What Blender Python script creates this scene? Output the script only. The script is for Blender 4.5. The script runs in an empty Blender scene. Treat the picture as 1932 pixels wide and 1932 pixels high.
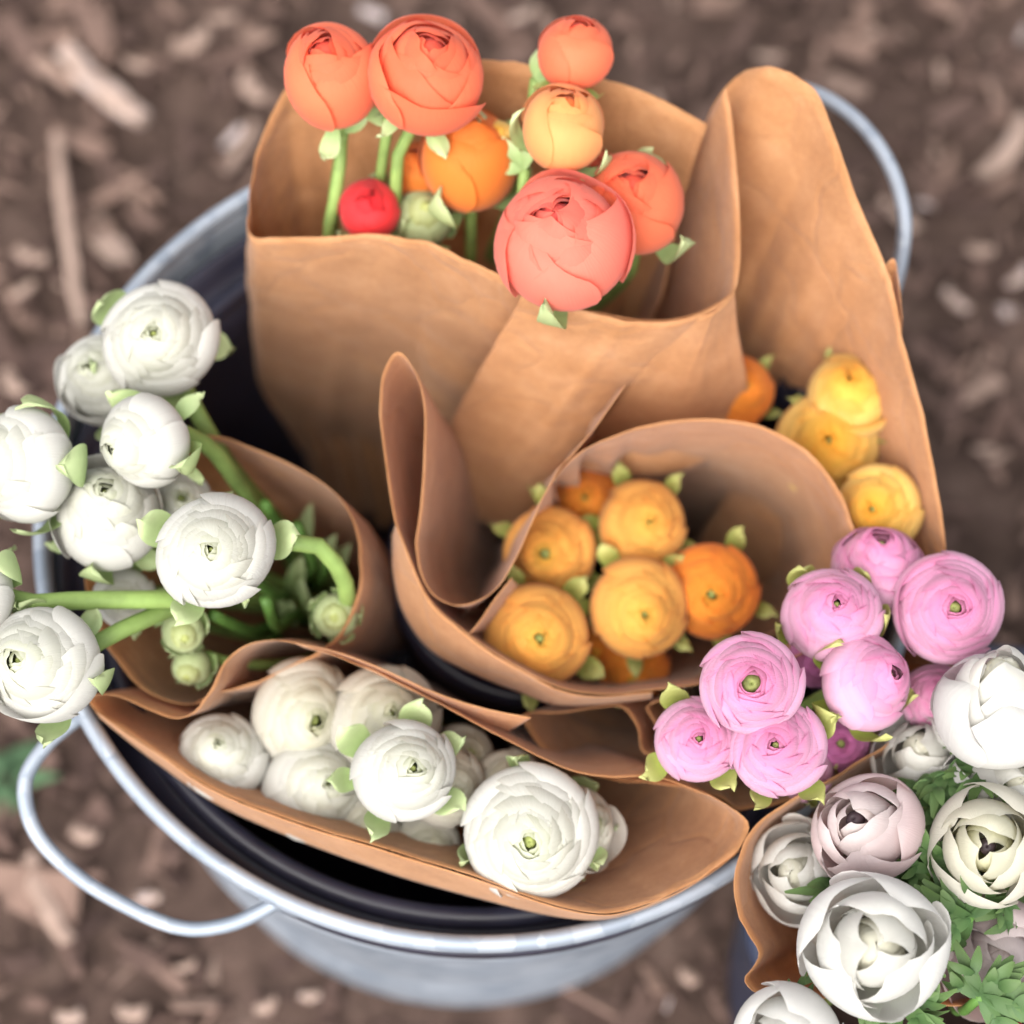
import bpy, math, random
import numpy as np
from mathutils import Vector, Matrix, noise

# ------------------------------------------------------------------ camera
S = bpy.context.scene
TUB_H = 0.35                       # height of the tub rim above the ground
W = 1932.0                         # pixel units in which positions were read off the photograph
FOV = math.radians(26.0)
PITCH, ROLL = math.radians(67.2), math.radians(5.6)
CAM = Vector((0.016, -0.421, 1.002 + TUB_H))
FW = Vector((0, math.cos(PITCH), -math.sin(PITCH)))
rt0 = Vector((1, 0, 0)); up0 = rt0.cross(FW)
RT = rt0 * math.cos(ROLL) + up0 * math.sin(ROLL)
UP = up0 * math.cos(ROLL) - rt0 * math.sin(ROLL)
FPX = W / 2 / math.tan(FOV / 2)

cam_d = bpy.data.cameras.new('camera')
cam = bpy.data.objects.new('camera', cam_d)
S.collection.objects.link(cam)
M3 = Matrix((RT, UP, -FW)).transposed()
cam.matrix_world = Matrix.Translation(CAM) @ M3.to_4x4()
cam_d.sensor_width = 36; cam_d.sensor_fit = 'HORIZONTAL'
cam_d.lens = 18 / math.tan(FOV / 2)
cam_d.clip_start = 0.02; cam_d.clip_end = 200
cam_d.dof.use_dof = True
cam_d.dof.focus_distance = 0.948        # the tight white ranunculus beside the bent stem
cam_d.dof.aperture_fstop = 3.2
cam_d.dof.aperture_blades = 9
S.camera = cam
S.render.resolution_x = 1024; S.render.resolution_y = 1024

# ------------------------------------------------------------------ light
SUN_EL, SUN_AZ = math.radians(52), math.radians(250)    # azimuth measured from +X, towards +Y
sd = Vector((math.cos(SUN_EL) * math.cos(SUN_AZ), math.cos(SUN_EL) * math.sin(SUN_AZ), math.sin(SUN_EL)))
world = bpy.data.worlds.new('World'); S.world = world; world.use_nodes = True
nt = world.node_tree
bg = nt.nodes['Background']
sky = nt.nodes.new('ShaderNodeTexSky'); sky.sky_type = 'NISHITA'; sky.sun_disc = False
sky.sun_elevation = SUN_EL
sky.sun_rotation = math.atan2(sd.x, sd.y)
sky.dust_density = 4.0; sky.air_density = 1.0
hs = nt.nodes.new('ShaderNodeHueSaturation'); hs.inputs['Saturation'].default_value = 0.17
nt.links.new(sky.outputs[0], hs.inputs['Color']); nt.links.new(hs.outputs[0], bg.inputs['Color'])
bg.inputs['Strength'].default_value = 0.15
sl = bpy.data.lights.new('sun', 'SUN'); sl.energy = 1.5; sl.angle = math.radians(55); sl.color = (1.0, 0.94, 0.86)
sun = bpy.data.objects.new('sun', sl); S.collection.objects.link(sun)
sun.rotation_euler = (-sd).to_track_quat('-Z', 'Y').to_euler()
sun.location = sd * 5
S.view_settings.view_transform = 'Standard'; S.view_settings.look = 'None'
S.view_settings.exposure = 1.17; S.view_settings.gamma = 1.0
S.cycles.max_bounces = 7; S.cycles.diffuse_bounces = 4; S.cycles.glossy_bounces = 3; S.cycles.transmission_bounces = 4

# ------------------------------------------------------------------ helpers
C = S.collection
rnd = random.Random(11)

def ray(u, v):
    return (FW * FPX + RT * (u - W / 2) + UP * (W / 2 - v)).normalized()

def P(u, v, h=0.0):
    """pixel of the photograph + height over the tub rim -> point in metres"""
    d = ray(u, v)
    k = (TUB_H + h - CAM.z) / d.z
    return CAM + d * k

def depth(p):
    return (p - CAM).dot(FW)

def mk(name, verts, faces, mat, parent=None, smooth=True, attrs=None):
    me = bpy.data.meshes.new(name)
    me.from_pydata([tuple(v) for v in verts], [], faces)
    if smooth:
        me.polygons.foreach_set('use_smooth', [True] * len(me.polygons))
    if attrs:
        for k, vals in attrs.items():
            a = me.attributes.new(k, 'FLOAT', 'POINT')
            a.data.foreach_set('value', np.asarray(vals, dtype=np.float32))
    me.materials.append(mat)
    me.update()
    o = bpy.data.objects.new(name, me)
    C.objects.link(o)
    if parent is not None:
        o.parent = parent
    return o

def tag(o, label, cat=None, group=None, kind=None):
    if label: o['label'] = label
    if cat: o['category'] = cat
    if group: o['group'] = group
    if kind: o['kind'] = kind
    return o

def empty(name, mat=None):
    o = bpy.data.objects.new(name, None)
    C.objects.link(o)
    o.empty_display_size = 0.02
    if mat is not None:
        o.matrix_world = mat
    return o

def grid_faces(nu, nv, wrap=False):
    """nu points across, nv along (row major: j*nu+i)"""
    f = []
    for j in range(nv - 1):
        for i in range(nu - 1 if not wrap else nu):
            a = j * nu + i; b = j * nu + (i + 1) % nu
            f.append((a, b, b + nu, a + nu))
    return f

def lathe(profile, n, z0=0):
    vs = []
    for (r, z) in profile:
        for i in range(n):
            a = 2 * math.pi * i / n
            vs.append((r * math.cos(a), r * math.sin(a), z + z0))
    return vs, grid_faces(n, len(profile), True)

def catmull(pts, n, closed=False):
    pts = [Vector(p) for p in pts]
    m = len(pts)
    out = []
    # arc-length even sampling
    dense = []
    segs = m if closed else m - 1
    for s in range(segs):
        if closed:
            a, b, c, d = pts[(s - 1) % m], pts[s], pts[(s + 1) % m], pts[(s + 2) % m]
        else:
            b, c = pts[s], pts[s + 1]
            a = pts[s - 1] if s > 0 else b * 2 - c
            d = pts[s + 2] if s + 2 < m else c * 2 - b
        # centripetal-ish tangents keep corners tight
        l0 = max((b - a).length, 1e-6); l1 = max((c - b).length, 1e-6); l2 = max((d - c).length, 1e-6)
        t1 = ((b - a) / l0 + (c - b) / l1) * 0.5 * l1
        t2 = ((c - b) / l1 + (d - c) / l2) * 0.5 * l1
        for q in range(24):
            t = q / 24
            h00 = 2*t**3 - 3*t**2 + 1; h10 = t**3 - 2*t**2 + t
            h01 = -2*t**3 + 3*t**2; h11 = t**3 - t**2
            dense.append(b * h00 + t1 * h10 + c * h01 + t2 * h11)
    dense.append(pts[0].copy() if closed else pts[-1].copy())
    L = [0.0]
    for i in range(1, len(dense)):
        L.append(L[-1] + (dense[i] - dense[i - 1]).length)
    tot = L[-1]; k = 0
    cnt = n if not closed else n + 1
    for i in range(cnt):
        x = tot * i / (cnt - 1)
        while k < len(L) - 2 and L[k + 1] < x:
            k += 1
        f = (x - L[k]) / max(L[k + 1] - L[k], 1e-9)
        out.append(dense[k].lerp(dense[k + 1], min(max(f, 0), 1)))
    return out[:n] if closed else out

def tube(path, rad, n=10, cap=True):
    """tube along a list of Vectors; rad number or list"""
    m = len(path)
    if not isinstance(rad, (list, tuple)):
        rad = [rad] * m
    vs = []; ref = None
    for i in range(m):
        t = (path[min(i + 1, m - 1)] - path[max(i - 1, 0)]).normalized()
        if ref is None:
            ref = t.orthogonal().normalized()
        ref = (ref - t * ref.dot(t)).normalized()
        b = t.cross(ref)
        for k in range(n):
            a = 2 * math.pi * k / n
            vs.append(path[i] + (ref * math.cos(a) + b * math.sin(a)) * rad[i])
    f = grid_faces(n, m, True)
    if cap:
        f.append(tuple(range(n - 1, -1, -1))); f.append(tuple(range((m - 1) * n, m * n)))
    return vs, f

# ------------------------------------------------------------------ materials
def new_mat(name):
    m = bpy.data.materials.new(name); m.use_nodes = True
    n = m.node_tree.nodes; l = m.node_tree.links
    return m, n, l, n['Principled BSDF'], n['Material Output']

def add_noise(n, l, scale, detail=4, vec=None, rough=.55):
    t = n.new('ShaderNodeTexNoise'); t.inputs['Scale'].default_value = scale
    t.inputs['Detail'].default_value = detail; t.inputs['Roughness'].default_value = rough
    if vec is not None: l.new(vec, t.inputs['Vector'])
    return t

def ramp(n, l, fac, stops):
    r = n.new('ShaderNodeValToRGB')
    while len(r.color_ramp.elements) < len(stops):
        r.color_ramp.elements.new(0.5)
    for e, (p, c) in zip(r.color_ramp.elements, stops):
        e.position = p; e.color = (*c, 1)
    l.new(fac, r.inputs[0])
    return r

def mixc(n, l, fac, a, b, mode='MIX'):
    m = n.new('ShaderNodeMix'); m.data_type = 'RGBA'; m.blend_type = mode
    if isinstance(fac, (int, float)): m.inputs[0].default_value = fac
    else: l.new(fac, m.inputs[0])
    for sock, x in ((m.inputs[6], a), (m.inputs[7], b)):
        if isinstance(x, tuple): sock.default_value = (*x, 1)
        else: l.new(x, sock)
    return m.outputs[2]

def bump(n, l, height, strength, dist, bsdf):
    b = n.new('ShaderNodeBump'); b.inputs['Strength'].default_value = strength
    b.inputs['Distance'].default_value = dist
    l.new(height, b.inputs['Height']); l.new(b.outputs[0], bsdf.inputs['Normal'])
    return b

def translucent_mix(n, l, bsdf, out, col, fac, tint=None):
    t = n.new('ShaderNodeBsdfTranslucent')
    if isinstance(col, tuple): t.inputs[0].default_value = (*col, 1)
    else: l.new(col, t.inputs[0])
    mx = n.new('ShaderNodeMixShader'); mx.inputs[0].default_value = fac
    l.new(bsdf.outputs[0], mx.inputs[1]); l.new(t.outputs[0], mx.inputs[2])
    l.new(mx.outputs[0], out.inputs['Surface'])

def petal_mat(name, inner, mid, outer, edge, edge_amt=0.5, base=None, trans=0.42):
    """colour by layer (attribute 't', 0 inner .. 1 outer) and along the petal ('s')"""
    m, n, l, b, out = new_mat(name)
    at = n.new('ShaderNodeAttribute'); at.attribute_name = 't'
    as_ = n.new('ShaderNodeAttribute'); as_.attribute_name = 's'
    oi = n.new('ShaderNodeObjectInfo')
    tc = n.new('ShaderNodeTexCoord')
    nz = add_noise(n, l, 60, 3, tc.outputs['Object'])
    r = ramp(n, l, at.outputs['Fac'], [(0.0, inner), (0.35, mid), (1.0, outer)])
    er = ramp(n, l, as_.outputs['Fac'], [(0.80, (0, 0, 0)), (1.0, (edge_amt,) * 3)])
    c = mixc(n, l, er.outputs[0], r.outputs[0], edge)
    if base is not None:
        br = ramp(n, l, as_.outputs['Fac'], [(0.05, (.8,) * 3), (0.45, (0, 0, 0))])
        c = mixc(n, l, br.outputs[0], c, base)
    # per petal and fine streak variation
    hv = n.new('ShaderNodeHueSaturation')
    mp = n.new('ShaderNodeMapRange'); l.new(oi.outputs['Random'], mp.inputs[0])
    mp.inputs[3].default_value = 0.86; mp.inputs[4].default_value = 1.05
    l.new(mp.outputs[0], hv.inputs['Value']); l.new(c, hv.inputs['Color'])
    c2 = mixc(n, l, 0.10, hv.outputs[0], nz.outputs['Fac'], 'OVERLAY')
    l.new(c2, b.inputs['Base Color'])
    b.inputs['Roughness'].default_value = 0.62
    b.inputs['Specular IOR Level'].default_value = 0.25
    b.inputs['Sheen Weight'].default_value = 0.15
    # fine veins running up the petal
    av = n.new('ShaderNodeAttribute'); av.attribute_name = 'w'
    cmb = n.new('ShaderNodeCombineXYZ')
    ml = n.new('ShaderNodeMath'); ml.operation = 'MULTIPLY'; ml.inputs[1].default_value = 9.0
    l.new(av.outputs['Fac'], ml.inputs[0]); l.new(ml.outputs[0], cmb.inputs[0]); l.new(as_.outputs['Fac'], cmb.inputs[1])
    vn = add_noise(n, l, 3.0, 3, cmb.outputs[0])
    bump(n, l, vn.outputs['Fac'], 0.35, 0.001, b)
    translucent_mix(n, l, b, out, c2, trans)
    return m

def simple_mat(name, col, rough=.6, var=.25, scale=40, trans=0, spec=.3, metal=0, tipcol=None):
    m, n, l, b, out = new_mat(name)
    tc = n.new('ShaderNodeTexCoord'); nz = add_noise(n, l, scale, 5, tc.outputs['Object'])
    d = tuple(x * (1 - var) for x in col); br = tuple(min(1, x * (1 + var)) for x in col)
    r = ramp(n, l, nz.outputs['Fac'], [(.3, d), (.7, br)])
    c = r.outputs[0]
    if tipcol is not None:
        a = n.new('ShaderNodeAttribute'); a.attribute_name = 's'
        rr = ramp(n, l, a.outputs['Fac'], [(.35, (0, 0, 0)), (1, (.85,) * 3)])
        c = mixc(n, l, rr.outputs[0], c, tipcol)
    oi = n.new('ShaderNodeObjectInfo')
    hv = n.new('ShaderNodeHueSaturation')
    mp = n.new('ShaderNodeMapRange'); l.new(oi.outputs['Random'], mp.inputs[0])
    mp.inputs[3].default_value = 1 - var * .6; mp.inputs[4].default_value = 1 + var * .4
    l.new(mp.outputs[0], hv.inputs['Value']); l.new(c, hv.inputs['Color'])
    c = hv.outputs[0]
    l.new(c, b.inputs['Base Color'])
    b.inputs['Roughness'].default_value = rough; b.inputs['Metallic'].default_value = metal
    b.inputs['Specular IOR Level'].default_value = spec
    bump(n, l, nz.outputs['Fac'], .3, .001, b)
    if trans: translucent_mix(n, l, b, out, c, trans)
    return m

def paper_mat():
    m, n, l, b, out = new_mat('kraft_paper')
    tc = n.new('ShaderNodeTexCoord')
    mp = n.new('ShaderNodeMapping'); mp.inputs['Scale'].default_value = (1, 1, 1.3)
    l.new(tc.outputs['Object'], mp.inputs[0])
    cloud = add_noise(n, l, 38, 7, mp.outputs[0], .68)
    fib = add_noise(n, l, 420, 4, mp.outputs[0], .7)
    broad = add_noise(n, l, 11, 3, tc.outputs['Object'])
    r = ramp(n, l, cloud.outputs['Fac'], [(.25, (.50, .238, .095)), (.52, (.60, .312, .142)), (.80, (.70, .405, .212))])
    r2 = ramp(n, l, fib.outputs['Fac'], [(.3, (.36, .36, .36)), (.7, (.62, .62, .62))])
    c = mixc(n, l, .38, r.outputs[0], r2.outputs[0], 'OVERLAY')
    r3 = ramp(n, l, broad.outputs['Fac'], [(.35, (.44, .44, .44)), (.7, (.56, .56, .56))])
    c = mixc(n, l, .5, c, r3.outputs[0], 'OVERLAY')
    l.new(c, b.inputs['Base Color'])
    b.inputs['Roughness'].default_value = .72; b.inputs['Specular IOR Level'].default_value = .28
    b.inputs['Sheen Weight'].default_value = .2
    vo = n.new('ShaderNodeTexVoronoi'); vo.feature = 'DISTANCE_TO_EDGE'; vo.inputs['Scale'].default_value = 17
    wob = add_noise(n, l, 9, 3, tc.outputs['Object'])
    va = n.new('ShaderNodeVectorMath'); va.operation = 'MULTIPLY_ADD'; va.inputs[1].default_value = (.12, .12, .12)
    l.new(wob.outputs['Color'], va.inputs[0]); l.new(tc.outputs['Object'], va.inputs[2]); l.new(va.outputs[0], vo.inputs['Vector'])
    cr = ramp(n, l, vo.outputs['Distance'], [(0, (0, 0, 0)), (.06, (1, 1, 1))])
    b0 = n.new('ShaderNodeBump'); b0.inputs['Strength'].default_value = .35; b0.inputs['Distance'].default_value = .0016
    l.new(cr.outputs[0], b0.inputs['Height'])
    b1 = bump(n, l, fib.outputs['Fac'], .35, .0008, b); l.new(b0.outputs[0], b1.inputs['Normal'])
    translucent_mix(n, l, b, out, c, .40)
    return m

def zinc_mat():
    m, n, l, b, out = new_mat('galvanised_steel')
    tc = n.new('ShaderNodeTexCoord')
    vo = n.new('ShaderNodeTexVoronoi'); vo.inputs['Scale'].default_value = 70
    l.new(tc.outputs['Object'], vo.inputs['Vector'])
    nz = add_noise(n, l, 14, 6, tc.outputs['Object'])
    r = ramp(n, l, vo.outputs['Color'], [(.2, (.25, .29, .35)), (.8, (.36, .40, .46))])
    r2 = ramp(n, l, nz.outputs['Fac'], [(.35, (.42, .42, .42)), (.65, (.58, .58, .58))])
    c = mixc(n, l, .6, r.outputs[0], r2.outputs[0], 'OVERLAY')
    l.new(c, b.inputs['Base Color'])
    b.inputs['Metallic'].default_value = .5
    rr = n.new('ShaderNodeMapRange'); l.new(nz.outputs['Fac'], rr.inputs[0])
    rr.inputs[3].default_value = .50; rr.inputs[4].default_value = .75
    l.new(rr.outputs[0], b.inputs['Roughness'])
    bump(n, l, nz.outputs['Fac'], .15, .002, b)
    return m

def plastic_mat(name, col, rough=.32):
    m, n, l, b, out = new_mat(name)
    tc = n.new('ShaderNodeTexCoord'); nz = add_noise(n, l, 30, 6, tc.outputs['Object'])
    r = ramp(n, l, nz.outputs['Fac'], [(.35, tuple(x * .75 for x in col)), (.75, tuple(x * 1.4 for x in col))])
    l.new(r.outputs[0], b.inputs['Base Color'])
    rr = n.new('ShaderNodeMapRange'); l.new(nz.outputs['Fac'], rr.inputs[0])
    rr.inputs[3].default_value = rough * .8; rr.inputs[4].default_value = rough * 1.5
    l.new(rr.outputs[0], b.inputs['Roughness'])
    b.inputs['Specular IOR Level'].default_value = .45
    return m

def soil_mat():
    m, n, l, b, out = new_mat('mulch_soil')
    tc = n.new('ShaderNodeTexCoord')
    a = add_noise(n, l, 28, 8, tc.outputs['Object'], .65)
    bb = add_noise(n, l, 5, 4, tc.outputs['Object'])
    r = ramp(n, l, a.outputs['Fac'], [(.3, (.040, .026, .021)), (.55, (.100, .066, .054)), (.8, (.170, .120, .100))])
    r2 = ramp(n, l, bb.outputs['Fac'], [(.3, (.38, .38, .38)), (.7, (.60, .60, .60))])
    c = mixc(n, l, .7, r.outputs[0], r2.outputs[0], 'OVERLAY')
    l.new(c, b.inputs['Base Color']); b.inputs['Roughness'].default_value = .95
    b.inputs['Specular IOR Level'].default_value = .1
    bump(n, l, a.outputs['Fac'], .9, .02, b)
    return m

def chip_mat():
    m, n, l, b, out = new_mat('mulch_chip')
    at = n.new('ShaderNodeAttribute'); at.attribute_name = 'tone'
    tc = n.new('ShaderNodeTexCoord'); nz = add_noise(n, l, 90, 4, tc.outputs['Object'])
    r = ramp(n, l, at.outputs['Fac'], [(0, (.045, .028, .024)), (.35, (.110, .070, .058)), (.7, (.19, .125, .100)), (.92, (.31, .225, .185)), (1, (.46, .39, .38))])
    r2 = ramp(n, l, nz.outputs['Fac'], [(.3, (.38, .38, .38)), (.7, (.62, .62, .62))])
    c = mixc(n, l, .7, r.outputs[0], r2.outputs[0], 'OVERLAY')
    l.new(c, b.inputs['Base Color']); b.inputs['Roughness'].default_value = .9
    b.inputs['Specular IOR Level'].default_value = .15
    return m

PAPER = paper_mat(); ZINC = zinc_mat()
BLACK = plastic_mat('black_plastic', (.018, .018, .032))
NAVY = plastic_mat('navy_plastic', (.022, .028, .055), .4)
SOIL = soil_mat(); CHIP = chip_mat()
STEM = simple_mat('stem_green', (.24, .35, .10), .5, .3, 45, .15)
STEM_DARK = simple_mat('stem_dark_green', (.09, .19, .040), .5, .3, 60, .1)
SEPAL = simple_mat('sepal_green', (.34, .48, .19), .6, .2, 90, .25, tipcol=(.56, .64, .36))
SEPAL_Y = simple_mat('sepal_yellow_green', (.30, .38, .07), .6, .25, 90, .25, tipcol=(.55, .55, .22))
LEAF = simple_mat('anemone_leaf', (.060, .125, .040), .55, .3, 60, .2, tipcol=(.125, .20, .065))
BUTTON = simple_mat('green_button', (.22, .25, .075), .75, .5, 260)
BUTTON_DARK = simple_mat('dark_button', (.030, .018, .022), .6, .5, 260)
WHITE = petal_mat('petal_white', (.60, .64, .38), (.655, .655, .545), (.69, .68, .635), (.73, .72, .68), .5, (.64, .69, .44))
CREAM = petal_mat('petal_cream', (.55, .57, .28), (.63, .61, .47), (.67, .64, .56), (.72, .69, .61), .5, (.60, .62, .36))
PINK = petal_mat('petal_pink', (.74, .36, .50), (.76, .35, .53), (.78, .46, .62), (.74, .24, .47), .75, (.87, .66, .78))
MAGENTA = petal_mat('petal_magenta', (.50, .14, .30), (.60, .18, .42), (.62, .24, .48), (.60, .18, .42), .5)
ORANGE = petal_mat('petal_orange', (.72, .54, .09), (.90, .49, .10), (.91, .50, .13), (.90, .42, .08), .45, (.88, .55, .15))
ORANGE_D = petal_mat('petal_deep_orange', (.80, .50, .06), (.90, .37, .05), (.90, .31, .045), (.90, .27, .035), .5, (.88, .40, .07))
YELLOW = petal_mat('petal_yellow', (.84, .52, .06), (.92, .60, .10), (.93, .68, .22), (.92, .44, .05), .7, (.90, .60, .14))
CORAL = petal_mat('petal_coral', (.82, .12, .07), (.90, .18, .085), (.92, .225, .105), (.92, .185, .08), .5, (.90, .33, .09))
CORAL_P = petal_mat('petal_coral_pink', (.82, .13, .11), (.90, .20, .14), (.92, .25, .175), (.92, .22, .15), .5, (.90, .31, .15))
RED = petal_mat('petal_red', (.70, .02, .03), (.78, .03, .04), (.80, .045, .05), (.80, .04, .05), .5)
PEACH = petal_mat('petal_peach', (.87, .25, .07), (.92, .38, .12), (.92, .44, .16), (.92, .36, .12), .5, (.92, .46, .13))
BURNT = petal_mat('petal_burnt_orange', (.75, .12, .03), (.84, .22, .035), (.84, .25, .04), (.82, .19, .03), .5)
ANEM = petal_mat('petal_anemone_white', (.68, .66, .54), (.68, .67, .62), (.70, .69, .665), (.74, .73, .70), .5, (.66, .65, .55), .46)
ANEM_C = petal_mat('petal_anemone_cream', (.68, .66, .43), (.65, .63, .49), (.66, .63, .54), (.70, .68, .60), .5, (.68, .64, .44), .46)
ANEM_P = petal_mat('petal_anemone_blush', (.72, .63, .60), (.67, .57, .56), (.68, .54, .54), (.70, .64, .63), .5, (.74, .27, .30), .46)
WINE = petal_mat('petal_wine_red', (.25, .01, .02), (.35, .012, .025), (.42, .015, .03), (.40, .012, .03), .5)
BUDG = petal_mat('bud_green', (.55, .60, .22), (.55, .60, .25), (.50, .58, .30), (.62, .66, .40), .5, (.30, .45, .14))
ZSTICK = simple_mat('pale_stick', (.36, .28, .24), .9, .25, 50)
WEED = simple_mat('weed_green', (.075, .14, .070), .8, .35, 40, .2)

# ------------------------------------------------------------------ ground
def build_ground():
    n = 140; size = 2.6
    vs = []; fs = []
    for j in range(n + 1):
        for i in range(n + 1):
            x = (i / n - .5) * size; y = (j / n - .5) * size + .05
            edge = max(abs(i / n - .5), abs(j / n - .5)) * 2
            k = max(0, min(1, (1 - edge) * 6))
            z = k * (.016 * noise.fractal(Vector((x * 9, y * 9, 1.3)), 1, 2, 4) + .01 * noise.noise(Vector((x * 2.2, y * 2.2, 8))))
            r = math.hypot(x, y)
            z *= max(0, min(1, (r - .17) / .08))
            vs.append((x, y, z - .012 * max(0, min(1, (r - .17) / .08))))
    fs = grid_faces(n + 1, n + 1)
    # far skirt: same sheet goes on to the horizon
    b0 = len(vs)
    ring = [(-1, -1), (1, -1), (1, 1), (-1, 1)]
    corner_in = [0, n, (n + 1) * (n + 1) - 1, n * (n + 1)]
    for (sx, sy) in ring:
        vs.append((sx * 60, sy * 60, -.012))
    sides = [[i for i in range(n + 1)], [j * (n + 1) + n for j in range(n + 1)],
             [n * (n + 1) + n - i for i in range(n + 1)], [(n - j) * (n + 1) for j in range(n + 1)]]
    for k in range(4):
        fs.append(tuple([b0 + k, b0 + (k + 1) % 4] + sides[k][::-1]))
    g = mk('ground', vs, fs, SOIL, None, True)
    tag(g, None, None, None, 'structure')
    return g

GROUND = build_ground()

def chip_geo(r, L, Wd, T):
    """an uneven splinter: 8-corner wedge"""
    v = []
    for sx in (-1, 1):
        w = Wd * r.uniform(.35, 1.0); t = T * r.uniform(.5, 1)
        for (sy, sz) in ((-1, -1), (1, -1), (1, 1), (-1, 1)):
            v.append(Vector((sx * L / 2 + r.uniform(-.15, .15) * L, sy * w / 2 * r.uniform(.7, 1.2), sz * t / 2)))
    f = [(0, 3, 2, 1), (4, 5, 6, 7), (0, 1, 5, 4), (1, 2, 6, 5), (2, 3, 7, 6), (3, 0, 4, 7)]
    return v, f

def build_mulch():
    r = random.Random(5)
    vs = []; fs = []; tone = []
    for k in range(20000):
        x = r.uniform(-1.15, 1.15); y = r.uniform(-1.0, 1.15)
        if math.hypot(x, y) < .19: continue
        L = min(.07, .0105 * math.exp(r.gauss(.25, .65))); w = L * r.uniform(.22, .7); t = r.uniform(.002, .006)
        v, f = chip_geo(r, L, w, t)
        m = Matrix.Rotation(r.uniform(0, 6.28), 3, 'Z') @ Matrix.Rotation(r.gauss(0, .35), 3, 'Y') @ Matrix.Rotation(r.gauss(0, .4), 3, 'X')
        z = -.004 + .012 * noise.noise(Vector((x * 9, y * 9, 1.3))) + r.uniform(-.002, .012)
        b = len(vs)
        c = Vector((x, y, z))
        vs += [c + m @ q for q in v]
        fs += [tuple(i + b for i in q) for q in f]
        patch = noise.noise(Vector((x * 3.2, y * 3.2, 4.4)))
        tn = min(1, max(0, r.betavariate(1.6, 2.6) * .95 + .20 * patch + (.25 if r.random() < .05 else 0)))
        tone += [tn] * 8
    o = mk('wood_mulch', vs, fs, CHIP, None, False, {'tone': tone})
    tag(o, 'brown shredded bark and wood chips covering the ground', 'mulch', None, 'stuff')

build_mulch()

def wood_piece(u1, v1, u2, v2, wid, name, label, group, tone=.93, seed=0):
    r = random.Random(seed)
    a = P(u1, v1, -TUB_H + .012); b = P(u2, v2, -TUB_H + .014)
    d = b - a; L = d.length; d.normalize()
    side = d.cross(Vector((0, 0, 1))).normalized()
    n = 7; vs = []
    for i in range(n):
        t = i / (n - 1)
        c = a.lerp(b, t) + side * (r.uniform(-.12, .12) * wid + .25 * wid * math.sin(t * 3)) 
        w = wid * .5 * (0.55 + .45 * math.sin(math.pi * (0.12 + .76 * t))) * r.uniform(.85, 1.15)
        th = min(.008, wid * .35)
        for k in range(6):
            an = 2 * math.pi * k / 6 + .3
            vs.append(c + side * w * math.cos(an) + Vector((0, 0, th * math.sin(an) * r.uniform(.8, 1.2))))
    fs = grid_faces(6, n, True) + [tuple(range(5, -1, -1)), tuple(range((n - 1) * 6, n * 6))]
    cen = (a + b) / 2
    o = mk(name, [v - cen for v in vs], fs, CHIP, None, False, {'tone': [min(1, tone + r.uniform(-.04, .04)) for _ in vs]})
    o.location = cen
    tag(o, label, 'stick' if 'stick' in name else 'wood chip', group)

wood_piece(105, 255, 158, 610, .010, 'stick', 'long pale straight stick lying beside the tub on the mulch', None, .88, 1)
wood_piece(125, 90, 275, 225, .019, 'stick', 'short thick tan splinter of wood lying beyond the long pale stick', None, .93, 2)
wood_piece(55, 1615, 135, 1775, .014, 'stick', 'grey bent stick lying below the wire handle near the green weed', None, .86, 3)
wood_piece(1850, 330, 1932, 225, .016, 'stick', 'pale stick lying in the mulch beyond the raised wire handle', None, .90, 4)
wood_piece(425, 320, 480, 230, .009, 'stick', 'thin tan twig lying on mulch behind the coral bouquet', None, .85, 5)
PALE = 'pale chips scattered in the mulch'
for k, (u, v, sz, tn) in enumerate([(280, 1690, .020, 1.0), (1805, 565, .026, .97), (585, 1875, .017, .97), (500, 1895, .020, .92),
        (160, 1570, .022, .93), (390, 1580, .022, .93), (365, 75, .028, .92), (260, 120, .022, .92), (480, 165, .028, .9), (60, 480, .026, .93),
        (40, 545, .024, .92), (1450, 105, .022, .95), (985, 25, .024, .97), (1920, 520, .022, 1.0), (130, 1915, .022, .96), (250, 1905, .024, .94),
        (1850, 470, .022, .9), (420, 30, .022, .9), (30, 720, .024, .92), (1300, 1840, .018, .9), (1880, 860, .02, .88), (350, 1820, .018, .9)]):
    a = rnd.uniform(-.8, .8); sz *= .85; du = sz * 2700 / 2 * math.cos(a); dv = sz * 2700 / 2 * math.sin(a)
    wood_piece(u - du, v - dv, u + du, v + dv, sz * .8 * rnd.uniform(.4, .7), 'wood_chip', 'small pale wood chip lying on the dark mulch', PALE, tn - .05, 20 + k)

# weed at the left edge of the bed
def weed(u, v, label):
    base = P(u, v, -TUB_H)
    root = empty('weed', Matrix.Translation(base + Vector((0, 0, -.004))))
    r = random.Random(77)
    for k in range(34):
        a = r.uniform(0, 6.28); L = r.uniform(.02, .055); el = r.uniform(.3, 1.2)
        d = Vector((math.cos(a) * math.cos(el), math.sin(a) * math.cos(el), math.sin(el)))
        side = d.cross(Vector((0, 0, 1))).normalized()
        vs = []; s = []
        for j in range(6):
            t = j / 5; w = .007 * math.sin(math.pi * (.1 + .88 * t))
            c = d * L * t - Vector((0, 0, .02 * t * t))
            vs += [c - side * w, c + Vector((0, 0, .002)), c + side * w]; s += [t] * 3
        mk('leaf', vs, grid_faces(3, 6), WEED, root, True, {'s': s})
    tag(root, label, 'weed')
weed(-32, 1475, 'small green weed growing from the mulch beside the wire handle')

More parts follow.
